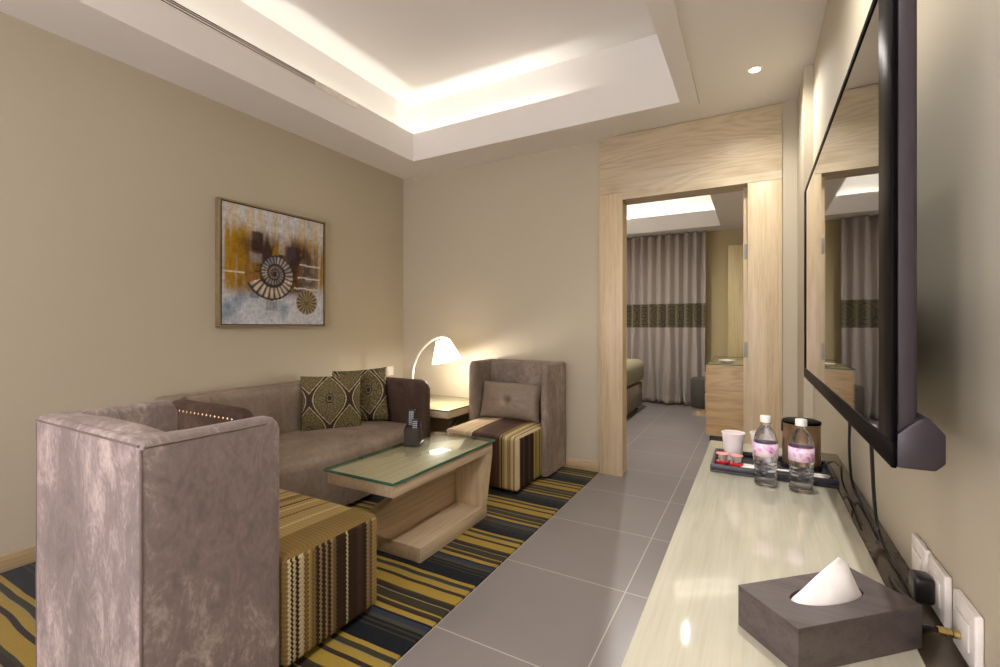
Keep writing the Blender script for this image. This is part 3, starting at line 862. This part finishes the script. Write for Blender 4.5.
# ------------------------------------------------------------------ painting
def painting():
    root = thing('wall_painting', 'framed abstract painting of spiral shells in rust and white', 'painting', (XL, 2.200, 1.618))
    w = .435; n = 150
    bm = bmesh.new(); cl = bm.loops.layers.float_color.new('Col')
    def fb(x, y, s, o=3):
        t = 0; a = .5
        for k in range(o): t += a*noise.noise(Vector((x*s, y*s, 3.3+k))); a *= .5; s *= 2
        return t
    def smooth(a, b, x):
        t = min(1, max(0, (x-a)/(b-a))); return t*t*(3-2*t)
    def col(u, v):  # u 0..1 left->right, v 0..1 bottom->top
        V = Vector
        white = V((.60, .62, .66)); blue = V((.26, .33, .42)); gold = V((.42, .235, .008)); rust = V((.13, .045, .008)); dark = V((.05, .03, .025)); grey = V((.30, .27, .25)); cream = V((.60, .52, .40))
        c = white.lerp(blue, smooth(-.05, .35, fb(u, v, 4)))
        # vertical drips upper part
        dr = noise.noise(V((u*14, v*1.2, 1)))*.5+.5; dr2 = noise.noise(V((u*26, v*1.6, 7)))*.5+.5
        c = c.lerp(cream, smooth(.35, .65, dr)*smooth(.25, .6, v))
        gm = smooth(.36, .56, dr2)*smooth(.25, .42, v)*(1-smooth(.66, .98, v+.3*(dr-.5)))
        c = c.lerp(gold, .9*gm*smooth(-.25, .1, fb(u*1.0, v*.3, 6)))
        c = c.lerp(gold, smooth(.25, 0, abs(u-.13)/1.0+.0)*smooth(.22, .34, v)*(1-smooth(.72, .9, v))*smooth(.2, .45, dr2))
        cen = math.exp(-((u-.54)/.36)**4)*smooth(.22, .36, v)*(1-smooth(.66, .84, v+.1*(dr2-.5)))
        c = c.lerp(rust, .92*cen); c = c.lerp(dark, .95*cen*smooth(-.2, .12, fb(u, v*.5, 8))); c = c.lerp(gold, .7*cen*smooth(.12, .3, fb(u+4, v*.7, 9)))
        # tiles
        for (x0, x1, y0, y1, cc, k) in ((.25, .37, .62, .80, dark, .9), (.24, .36, .52, .62, grey, .8), (.58, .69, .58, .72, V((.07, .05, .06)), .95), (.74, .90, .36, .50, V((.12, .10, .07)), .85), (.78, .86, .40, .47, grey, .7),
                                        (.22, .34, .28, .46, V((.30, .14, .03)), .8), (.38, .50, .12, .23, V((.30, .28, .28)), .75), (.24, .34, .22, .30, V((.18, .2, .24)), .8), (.50, .58, .62, .78, cream, .5)):
            e = min(smooth(0, .018, u-x0+.01*fb(u, v, 20)), smooth(0, .018, x1-u), smooth(0, .018, v-y0), smooth(0, .018, y1-v+.012*fb(u, v, 14)))
            c = c.lerp(cc*(1+.5*fb(u, v, 18)), k*e)
        for (yy, xa, xb) in ((.44, .70, .95), (.34, .66, .93), (.435, .0, .2), (.56, .72, .95)):
            if xa < u < xb and abs(v-yy+.006*fb(u, 0, 20)) < .007: c = V((.66, .60, .52))
        # big spiral shell opening at the lower left
        dx, dy = (u-.47)/1.0, (v-.455); r = max(.006, math.hypot(dx, dy)); th = math.atan2(dy, dx)
        k_ = math.log(2.15)/(2*PI); phi = (th-math.radians(202)) % (2*PI); t_ = math.log(.262/r)/k_
        if t_ > phi-.25:
            q = (t_-phi)/(2*PI)
            if q < 0 or q > 3.2: c = dark
            else:
                fr_ = q % 1.0; rib = .5+.5*math.sin(phi*(25-5*int(q))+fr_*2.5)
                sh = V((.62, .54, .42)) if (dy < -.04 and q < 1) else (V((.40, .38, .36)) if q < 1 else V((.26, .24, .23)))
                if dy > .06 and dx < .02: sh = V((.22, .25, .29))
                c = sh.lerp(V((.06, .035, .025)), .9*(1-smooth(.15, .6, rib)))*(1+.6*fb(u, v, 16))
                c = c.lerp(dark, smooth(.12, .0, fr_)); c = c.lerp(dark, smooth(.66, .84, fr_))
        dx, dy = (u-.80), (v-.215); r = math.hypot(dx, dy*1.0); th = math.atan2(dy, dx)
        if r < .118+.012*noise.noise(V((math.cos(th)*2, math.sin(th)*2, 0))):
            rib = .5+.5*math.sin(th*17+fb(u, v, 10)*2)
            b = V((.40, .30, .14)).lerp(V((.05, .06, .055)), 1-rib)
            c = c.lerp(b, smooth(.13, .10, r))
        # sun-rays white scratch and lower wash
        if v < .24 and noise.noise(V((u*40, v*40, 2))) > .45: c = c*.8
        c = c*(1+.28*noise.noise(V((u*60, v*22, 4)))+.18*noise.noise(V((u*22, v*70, 9))))
        c = V((c.x, c.y, c.z))*.92
        return (max(0, c.x), max(0, c.y), max(0, c.z), 1)
    vs = [[bm.verts.new((.030, -w+.012+2*(w-.012)*i/n, -w+.012+2*(w-.012)*j/n)) for j in range(n+1)] for i in range(n+1)]
    cc = [[col(i/n, j/n) for j in range(n+1)] for i in range(n+1)]
    for i in range(n):
        for j in range(n):
            f = bm.faces.new((vs[i][j], vs[i+1][j], vs[i+1][j+1], vs[i][j+1]))
            for lp, (a, b) in zip(f.loops, ((i, j), (i+1, j), (i+1, j+1), (i, j+1))): lp[cl] = cc[a][b]
    o = finish('canvas', bm, vcol_mat('oil_paint', rough=.55, bump=.5, bscale=60), root)
    sd = o.modifiers.new('t', 'SOLIDIFY'); sd.thickness = .02; sd.offset = 0
    bm = bmesh.new()
    for (y0, y1, z0, z1) in ((-w, w, w-.012, w), (-w, w, -w, -w+.012), (-w, -w+.012, -w+.012, w-.012), (w-.012, w, -w+.012, w-.012)):
        add_box(bm, .001, .045, y0, y1, z0, z1, bevel=.002)
    finish('frame', bm, plain('champagne_frame', (150, 134, 100), .35, .4), root)
    bm = bmesh.new(); q = w-.012
    for (y0, y1, z0, z1) in ((-q, q, q-.008, q), (-q, q, -q, -q+.008), (-q, -q+.008, -q+.008, q-.008), (q-.008, q, -q+.008, q-.008)):
        add_box(bm, .025, .043, y0, y1, z0, z1)
    finish('inner_lip', bm, plain('dark_lip', (42, 32, 24), .6), root)
painting()

# ------------------------------------------------------------------ console / counter
cn = thing('console_counter', 'long pale glossy wood counter running under the television', 'counter', (0, 0, 0))
finish('counter_top', box(-.181, .228, -1.2, 2.30, .63, .67, bevel=.003), COUNTER, cn)
finish('rear_strip', box(.2285, XW-.001, -1.2, 2.30, .64, .668), plain('dark_gloss_strip', (84, 74, 60), .05), cn)
finish('body', box(-.155, XW-.001, -1.18, 2.28, .08, .6295, bevel=.003), OAKY, cn)
finish('plinth', box(-.12, XW-.001, -1.15, 2.25, 0, .08), BLACKM, cn)
for k in range(5):
    y = -1.16+k*.688
    d = finish('door', box(-.174, -.1555, y+.003, y+.683, .09, .615, bevel=.002), OAKZ, cn)
    finish('handle', tube(bmesh.new(), [(-.174, y+.60, .34), (-.195, y+.60, .34), (-.195, y+.60, .46), (-.174, y+.60, .46)], .004, 8), CHROME, d)
ZK = .6705

# tissue box
tbx = thing('tissue_box', 'dark wood-grain tissue box with white tissue at the near end of the counter', 'box', (.104, .940, ZK), math.radians(42.9))
BW, BD, BH = .1225, .0600, .069
bm = bmesh.new()
# walls and lid with an oval hole
def oval_lid(bm, z0, z1, a, b, seg=48):
    def outer(t):
        c, s = math.cos(t), math.sin(t); k = min(BW/abs(c) if abs(c) > 1e-6 else 9, BD/abs(s) if abs(s) > 1e-6 else 9)
        return (c*k, s*k)
    angs = sorted(set([2*PI*i/seg for i in range(seg)]+[math.atan2(sy*BD, sx*BW) % (2*PI) for sx in (1, -1) for sy in (1, -1)]))
    L = []
    for t in angs:
        ox, oy = outer(t); tt = math.atan2(math.sin(t)/b*1, math.cos(t)/a*1)
        ix, iy = a*math.cos(tt), b*math.sin(tt)
        L.append([bm.verts.new(p) for p in ((ox, oy, z0), (ox, oy, z1), (ix, iy, z1), (ix, iy, z0))])
    n = len(L)
    for i in range(n):
        A, B = L[i], L[(i+1) % n]
        for k in range(4): bm.faces.new((A[k], B[k], B[(k+1) % 4], A[(k+1) % 4]))
oval_lid(bm, BH-.006, BH, .072, .026)
finish('lid', bm, DARKWOOD, tbx, smooth=False)
bm = bmesh.new()
for (x0, x1, y0, y1) in ((-BW, BW, -BD, -BD+.005), (-BW, BW, BD-.005, BD), (-BW, -BW+.005, -BD+.005, BD-.005), (BW-.005, BW, -BD+.005, BD-.005)):
    add_box(bm, x0, x1, y0, y1, 0, BH-.0062)
add_box(bm, -BW+.005, BW-.005, -BD+.005, BD-.005, 0, .004)
finish('body', bm, DARKWOOD, tbx, smooth=False)
# tissue : folded sheet rising from the slot to a peak
bm = bmesh.new(); n = 28; m_ = 14; rows = []
for j in range(m_+1):
    t = j/m_; row = []
    for i in range(n):
        a = 2*PI*i/n
        ex, ey = .069*math.cos(a), .0235*math.sin(a)
        px, py = .034+.009*math.cos(a), .0015*math.sin(a)
        k = t
        x = ex*(1-k)+px*k; y = ey*(1-k)+py*k+.004*math.sin(PI*t)*math.sin(a*2+1)
        if ex < 0: x += -.010*math.sin(PI*t)*(-math.cos(a))*0
        z = BH-.004+.058*t+.006*t*math.cos(a)*-1 - .004*math.cos(a*3)*t*(1-t)
        row.append(bm.verts.new((x, y, z)))
    rows.append(row)
for a, b in zip(rows, rows[1:]):
    for i in range(n): bm.faces.new((a[i], a[(i+1) % n], b[(i+1) % n], b[i]))
bm.faces.new(rows[-1]); bm.faces.new(rows[0])
tissue = finish('tissue', bm, PAPER)
tissue.parent = tbx

# tray
LTH = plain('black_leather', (44, 42, 50), .4)
tr = thing('serving_tray', 'black leather hospitality tray with compartments on the counter', 'tray', (.045, 1.925, ZK))
tx, ty = .188, .125
finish('base', box(-tx, tx, -ty, ty, 0, .008, bevel=.002), LTH, tr)
bm = bmesh.new()
for (x0, x1, y0, y1) in ((-tx, tx, -ty, -ty+.014), (-tx, tx, ty-.014, ty), (-tx, -tx+.014, -ty+.014, ty-.014), (tx-.014, tx, -ty+.014, ty-.014)):
    add_box(bm, x0, x1, y0, y1, .0082, .027, bevel=.003)
finish('rim', bm, LTH, tr)
bm = bmesh.new(); add_box(bm, -tx+.0145, tx-.0145, -ty+.075, -ty+.081, .0082, .026); 
finish('divider', bm, LTH, tr)
finish('raised_panel', box(-.1375, .1735, -.1105, -.0505, .0082, .020, bevel=.001) if False else box(-tx+.0145, tx-.0145, -ty+.0145, -ty+.0745, .0082, .0195, bevel=.001), LTH, tr)
ZTR = ZK+.0085

# paper cups
CUP = M('paper_cup_white')
n_ = CUP.noise(CUP.coord('Object'), 8, 2); CUP.color(CUP.ramp(n_, [(.4, srgb(240, 230, 226)), (.6, srgb(246, 240, 236))])).set(Roughness=.7); CUP = CUP.m
def cup(loc, label, h=.104):
    o = thing('paper_cup', label, 'cup', loc, 0, 'paper cups on the tray')
    b = finish('body', lathe(bmesh.new(), [(0, .006), (.0275, .006), (.027, 0), (.0285, 0), (.039, h), (.0382, h), (.0275, .008), (0, .008)], 36, cap=False), CUP, o)
    finish('rim', tube(bmesh.new(), [(.039*math.cos(2*PI*k/36), .039*math.sin(2*PI*k/36), h) for k in range(36)], .0022, 8, closed=True), CUP, b)
    return o
c1 = cup((-.075, 1.965, ZTR), 'left white paper cup behind the red pots on the tray')
c2 = dup(c1, (.020, 2.005, ZTR), 'right white paper cup, half hidden by the left bottle')

# creamer pots
RED = plain('red_foil', (200, 32, 38), .35); PINK = plain('pink_foil', (232, 150, 138), .4); SILV = plain('silver_cup', (214, 206, 200), .2, .6)
def pot(loc, label):
    loc = (loc[0], loc[1], loc[2]+.0118)
    o = thing('creamer_pot', label, 'jar', loc, 0, 'small creamer pots on the tray')
    finish('base', lathe(bmesh.new(), [(0, 0), (.021, 0), (.022, .010), (.016, .013), (0, .013)], 24), RED, o)
    finish('cup', lathe(bmesh.new(), [(0, .0132), (.012, .0132), (.0165, .036), (0, .036)], 24), SILV, o)
    finish('foil_lid', lathe(bmesh.new(), [(0, .0362), (.0215, .0362), (.0215, .038), (.006, .0395), (0, .0395)], 24), PINK, o)
    return o
p1 = pot((-.106, 1.850, ZTR), 'left red and silver creamer pot in the tray')
dup(p1, (-.060, 1.844, ZTR+.0118), 'right red and silver creamer pot in the tray')

# sachets
def sachet(x, y, a, label, z=0):
    bm = box(-.028, .028, -.010, .010, 0, .004, bevel=.0018)
    add_box(bm, -.034, -.029, -.010, .010, .0015, .0025); add_box(bm, .029, .034, -.010, .010, .0015, .0025)
    for v in bm.verts: v.co.z += .001*math.sin(v.co.x*120)
    o = finish('sugar_sachet', bm, PAPER, loc=(x, y, ZTR+.0118+z+.0012), rot=(0, 0, a))
    return tag(o, label, 'sachet', 'white sachets in the tray')
sachet(-.015, 1.838, .25, 'white sachet between the creamer pots and the left bottle')
sachet(-.010, 1.860, -.1, 'white sachet just behind the frontmost one, left of the bottles')
sachet(.085, 1.852, .1, 'white sachet seen between the two bottles')
sachet(.172, 1.832, -.12, 'white sachet to the right of the right bottle')
sachet(.180, 1.856, .05, 'farther white sachet right of the right bottle near the kettle')

# kettle
kt = thing('electric_kettle', 'dark brushed metal kettle with black lid behind the bottles', 'kettle', (.143, 1.975, ZTR))
KM = plain('dark_bronze_metal', (168, 140, 112), .3, .8)
finish('base', lathe(bmesh.new(), [(0, 0), (.062, 0), (.063, .012), (.059, .018), (0, .018)], 40), BLACKM, kt)
finish('body', lathe(bmesh.new(), [(0, .0185), (.0585, .0185), (.0590, .03), (.0585, .162), (0, .162)], 48), KM, kt)
finish('lid', lathe(bmesh.new(), [(0, .1625), (.0605, .1625), (.0605, .170), (.05, .174), (0, .175)], 40), GLOSSB, kt)
bm = bmesh.new(); tube(bm, catmull([(.005, .058, .155), (.012, .095, .150), (.012, .100, .10), (.010, .090, .05), (.006, .063, .04)], 6), .008, 8)
finish('handle', bm, BLACKM, kt)
bm = bmesh.new(); prism(bm, [(-.014, .128), (-.014, .166), (.014, .166), (.014, .128)], 'x', -.0625, -.054, bevel=.003); finish('spout', bm, BLACKM, kt)

# bottles
def clear_plastic():
    m = M('clear_water_bottle'); m.set(Roughness=.02, IOR=1.33); m.b.inputs['Transmission Weight'].default_value = 1; m.color((.99, .99, 1, 1))
    tr = m.node('ShaderNodeBsdfTransparent'); mx = m.node('ShaderNodeMixShader'); mx.inputs[0].default_value = .72
    m.link(m.b.outputs[0], mx.inputs[2]); m.link(tr.outputs[0], mx.inputs[1]); m.link(mx.outputs[0], m.out.inputs[0])
    return m.m
PET = clear_plastic()
def label_mat(seed):
    m = M('pink_bottle_label'); v = m.coord('Object'); n = m.noise(v, 22+seed, 3, .6, .6)
    n2 = m.noise(v, 60, 3)
    col = m.ramp(n, [(.30, srgb(150, 90, 170)), (.40, srgb(232, 170, 212)), (.52, srgb(244, 228, 238)), (.62, srgb(226, 160, 208)), (.74, srgb(190, 150, 210))])
    m.color(m.mix(m.math('GREATER_THAN', n2, .70), col, srgb(80, 150, 140))).set(Roughness=.35)
    return m.m
def bottle(loc, label, rz, seed):
    o = thing('water_bottle', label, 'bottle', loc, rz, 'small water bottles on the counter')
    prof = [(0, .004), (.018, .002), (.029, 0), (.033, .004), (.034, .010)]
    # ribbed lower body
    for k in range(26):
        z = .010+.078*k/25; prof.append((.0335-.0016*(.5-.5*math.cos(2*PI*k/5.2)), z))
    prof += [(.0345, .092), (.0345, .142), (.0335, .150), (.030, .166), (.023, .182), (.0155, .192), (.0135, .196), (.0135, .201), (.016, .202), (.016, .204), (.0125, .205), (.0125, .208), (0, .208)]
    finish('body', lathe(bmesh.new(), prof, 40), PET, o)
    lb = [(.0352+.0, .098), (.0352, .140)]
    bm = lathe(bmesh.new(), lb, 40, cap=False); l = finish('paper_label', bm, label_mat(seed), o); sd = l.modifiers.new('t', 'SOLIDIFY'); sd.thickness = .0004
    bm = bmesh.new(); seg = 48; pr_ = []
    for z in (.2055, .224): pr_.append([bm.verts.new(((.0158+.0004*(i % 2))*math.cos(2*PI*i/seg), (.0158+.0004*(i % 2))*math.sin(2*PI*i/seg), z)) for i in range(seg)])
    for i in range(seg): bm.faces.new((pr_[0][i], pr_[0][(i+1) % seg], pr_[1][(i+1) % seg], pr_[1][i]))
    top = [bm.verts.new((.0145*math.cos(2*PI*i/seg), .0145*math.sin(2*PI*i/seg), .226)) for i in range(seg)]
    for i in range(seg): bm.faces.new((pr_[1][i], pr_[1][(i+1) % seg], top[(i+1) % seg], top[i]))
    bm.faces.new(top); bm.faces.new(pr_[0])
    finish('cap', bm, WHITEP, o)
    return o
bottle((.028, 1.735, ZK), 'left clear water bottle with pink label in front of the tray', .4, 0)
bottle((.125, 1.728, ZK), 'right clear water bottle with pink label in front of the kettle', 2.2, 5)

# ------------------------------------------------------------------ television
TVX, TY0_, TY1_, TZ0, TZ1 = .16, .80, 2.095, .998, 1.702
tv = thing('television', 'large black flat television mounted on the right wall above the counter', 'television', (XW, 1.45, 1.35))
def tl(x0, x1, y0, y1, z0, z1): return (x0-XW, x1-XW, y0-1.45, y1-1.45, z0-1.35, z1-1.35)
SCR = M('dark_glass_screen'); SCR.color(srgb(16, 13, 12)).set(Roughness=.03, IOR=1.9); SCR.b.inputs['Coat Weight'].default_value = .6; SCR.b.inputs['Coat Roughness'].default_value = .02; SCR = SCR.m
finish('screen', box(*tl(TVX+.002, TVX+.0058, TY0_+.075, TY1_-.06, TZ0+.035, TZ1-.014)), SCR, tv)
bm = bmesh.new()
for a in ((TVX, TVX+.006, TY0_, TY1_, TZ0, TZ0+.035), (TVX, TVX+.006, TY0_, TY1_, TZ1-.014, TZ1), (TVX, TVX+.006, TY0_, TY0_+.075, TZ0+.035, TZ1-.014), (TVX, TVX+.006, TY1_-.06, TY1_, TZ0+.035, TZ1-.014)):
    add_box(bm, *tl(*a), bevel=.0015)
finish('bezel', bm, GLOSSB, tv)
bm = box(*tl(TVX+.0062, TVX+.030, TY0_+.010, TY1_-.010, TZ0+.006, TZ1-.006), bevel=.005, seg=3)
add_box(bm, *tl(TVX+.031, TVX+.045, TY0_+.10, TY1_-.10, TZ0+.12, TZ1-.08), bevel=.008, seg=2)
hs = finish('housing', bm, TVBODY, tv)
bm = bmesh.new()
# deeper lower bulge with sloping shoulder
pf = [(TVX+.0062, TZ0+.001), (TVX+.046, TZ0+.001), (TVX+.056, TZ0+.012), (TVX+.056, TZ0+.050), (TVX+.046, TZ0+.062), (TVX+.038, TZ0+.072), (TVX+.028, TZ0+.068), (TVX+.0062, TZ0+.046)]
prism(bm, [(x-XW, z-1.35) for x, z in pf], 'y', TY0_+.001-1.45, TY1_-.001-1.45, bevel=.003)
finish('speaker_bulge', bm, TVBODY, tv)
finish('wall_mount', box(*tl(TVX+.0455, XW-.0005, 1.5, 1.75, 1.2, 1.45), bevel=.003), BLACKM, tv)

# ------------------------------------------------------------------ sockets
def socket(y, label, group='white socket plates on the right wall', loc=None, rotz=0):
    o = thing('wall_socket', label, 'socket', loc or (XW, y, .722), rotz, group)
    pl = finish('plate', box(-.011, -.0005, -.044, .044, -.044, .044, bevel=.003, seg=3), WHITEP, o)
    finish('rocker', box(-.014, -.0112, -.028, .028, -.020, .022, bevel=.0015), WHITEP, o)
    return o
s1 = socket(1.192, 'farthest white socket plate on the right wall, nothing plugged in')
s2 = dup(s1, (XW, 1.090, .722), 'middle white socket plate with the black plug pushed in')
s3 = dup(s1, (XW, .966, .722), 'nearest white plate with a gold cable connector')
l1 = dup(s1, (XL, 3.33, .745), 'left white plate behind the sofa cushions on the left wall', rotz=PI, group='white plates on the left wall')
dup(s1, (XL, 3.45, .745), 'right white plate near the corner on the left wall', rotz=PI, group='white plates on the left wall')

pg = thing('power_plug', 'black three-pin plug in the middle wall socket', 'plug', (XW-.0145, 1.090, .722))
finish('body', box(-.030, -.0005, -.020, .020, -.024, .022, bevel=.007, seg=3), BLACKM, pg)
finish('cord', tube(bmesh.new(), catmull([(-.018, 0, -.023), (-.020, .005, -.036), (-.028, .05, -.0460), (-.034, .12, -.0465)], 6), .0045, 8), BLACKM, pg)
cx_ = thing('cable_connector', 'gold-tipped black cable plugged into the nearest wall plate', 'cable', (XW-.0145, .966, .712))
finish('connector', lathe(bmesh.new(), [(0, 0), (.006, 0), (.006, .008), (.0045, .009), (.0045, .014), (.0065, .015), (.0065, .026), (0, .027)], 18), plain('gold_metal', (205, 180, 120), .25, 1), cx_, rot=(0, -PI/2, 0))
finish('cord', tube(bmesh.new(), catmull([(-.0275, 0, 0), (-.034, .012, -.006), (-.042, .040, -.024), (-.036, .08, -.036), (-.030, .14, -.036)], 6), .005, 8), BLACKM, cx_)

# loose cables
def cable(pts, r, label):
    o = finish('power_cable', tube(bmesh.new(), catmull(pts, 10), r, 8), BLACKM)
    return tag(o, label, 'cable')
cable([(.225, 1.62, 1.008), (.235, 1.64, .93), (.240, 1.68, .84), (.250, 1.72, .74), (.264, 1.75, .69), (.268, 1.70, .675), (.268, 1.6, .674), (.265, 1.45, .674)], .0038, 'black cable hanging from the far part of the television to the kettle end')
cable([(.232, 1.36, 1.008), (.238, 1.37, .90), (.248, 1.40, .78), (.258, 1.42, .70), (.262, 1.36, .676), (.264, 1.20, .674), (.262, 1.12, .674)], .0042, 'thick black cable dropping from the near part of the television behind the tissue box')
cable([(.206, 1.985, ZTR+.012), (.238, 1.985, .712), (.248, 1.92, .712), (.245, 1.86, .728), (.240, 1.81, .70), (.246, 1.76, .675), (.246, 1.66, .6745), (.240, 1.50, .6745)], .003, 'thin black kettle cord curling on the counter behind the tray')

# ------------------------------------------------------------------ ceiling fittings
DL = emis('downlight_glow', (255, 244, 226), 40)
def downlight(x, y, label):
    o = thing('downlight', label, 'light', (x, y, ZC), 0, 'recessed downlights in the ceiling')
    finish('trim_ring', lathe(bmesh.new(), [(.026, -.0005), (.042, -.0005), (.042, -.004), (.028, -.006), (.026, -.0005)], 32, cap=False), WHITEP, o)
    finish('lens', lathe(bmesh.new(), [(0, -.002), (.0255, -.002), (.0255, -.0035), (0, -.0035)], 24), DL, o)
    return o
d1 = downlight(-.005, 3.09, 'small bright downlight in the ceiling near the doorway')
dup(d1, (-.02, 1.55, ZC), 'downlight above the middle of the counter')
dup(d1, (-.18, .05, ZC), 'downlight in the ceiling above the viewpoint')

# linear diffuser at the top of the left tray face
df = thing('air_diffuser', 'long white slotted air vent high on the left tray edge', 'vent', (TX0, 1.0, 2.892))
bm = bmesh.new()
finish('frame', box(.0005, .005, -2.2, 1.57, -.022, .024, bevel=.001), WHITEP, df)
DKS = plain('slot_dark', (52, 50, 46), .8)
for k, z in enumerate((-.013, .002, .014)):
    finish('slot', box(.0052, .0062, -2.2, 1.18, z, z+.005), DKS, df)

# ------------------------------------------------------------------ lights
def area(name, loc, rot, sx, sy, power, col=(1, .93, .82)):
    l = bpy.data.lights.new(name, 'AREA'); l.shape = 'RECTANGLE'; l.size = sx; l.size_y = sy; l.energy = power; l.color = col
    o = bpy.data.objects.new(name, l); C.objects.link(o); o.location = loc; o.rotation_euler = rot; return o
def spot(name, loc, power, col=(1, .97, .91), ang=150, blend=1, r=.03, rot=(0, 0, 0)):
    l = bpy.data.lights.new(name, 'SPOT'); l.energy = power; l.color = col; l.spot_size = math.radians(ang); l.spot_blend = blend; l.shadow_soft_size = r
    o = bpy.data.objects.new(name, l); C.objects.link(o); o.location = loc; o.rotation_euler = rot; return o
COOL = (1, .99, .94)
# cove strips, facing up from the trough
area('cove_left', (-2.775, 1.0, 2.80), (PI, 0, 0), .03, 4.4, 6.5, COOL)
area('cove_back', (-2.03, 3.305, 2.80), (PI, 0, 0), 1.5, .03, 3.6, COOL)
area('cove_right', (-.365, 1.0, 2.80), (PI, 0, 0), .03, 4.0, 4, COOL)
area('bed_cove_back', (-1.9, 7.18, 2.68), (PI, 0, 0), 2.8, .03, 14, COOL)
area('bed_cove_left', (-3.46, 5.8, 2.68), (PI, 0, 0), .03, 2.6, 30, COOL)
spot('downlight_a', (-.005, 3.09, ZC-.02), 46)
spot('bedroom_fill', (-1.3, 5.6, 3.05), 190)  # added fill spot brightening the bedroom, no fitting modelled for it
spot('downlight_b', (-.02, 1.55, ZC-.02), 66)
spot('downlight_c', (-.18, .05, ZC-.02), 50, (1, .95, .94))
l = bpy.data.lights.new('lamp_bulb', 'POINT'); l.energy = 12; l.color = (1, .9, .8); l.shadow_soft_size = .03
o = bpy.data.objects.new('lamp_bulb', l); C.objects.link(o); o.location = (LX+sx+.035, LY+sy, ZS+sz-.24)

w = bpy.data.worlds.new('World'); scene.world = w; w.use_nodes = True
w.node_tree.nodes['Background'].inputs[0].default_value = (1, .92, .98, 1); w.node_tree.nodes['Background'].inputs[1].default_value = 6.8

# ------------------------------------------------------------------ camera
cam = bpy.data.cameras.new('Camera'); cam.sensor_width = 36; cam.lens = 459.6*36/1000; cam.shift_y = -.0075; cam.clip_start = .02; cam.clip_end = 60
co = bpy.data.objects.new('Camera', cam); C.objects.link(co); co.location = (0, 0, 1.19); co.rotation_euler = (PI/2, 0, math.radians(29.1))
scene.camera = co
vs = scene.view_settings; vs.view_transform = 'Standard'; vs.look = 'None'; vs.gamma = 1; vs.exposure = 0.25; vs.use_curve_mapping = False
cy = scene.cycles
cy.use_denoising = True; cy.max_bounces = 10; cy.diffuse_bounces = 6; cy.glossy_bounces = 5; cy.transmission_bounces = 8; cy.transparent_max_bounces = 12
cy.sample_clamp_indirect = 6; cy.caustics_reflective = False; cy.caustics_refractive = False
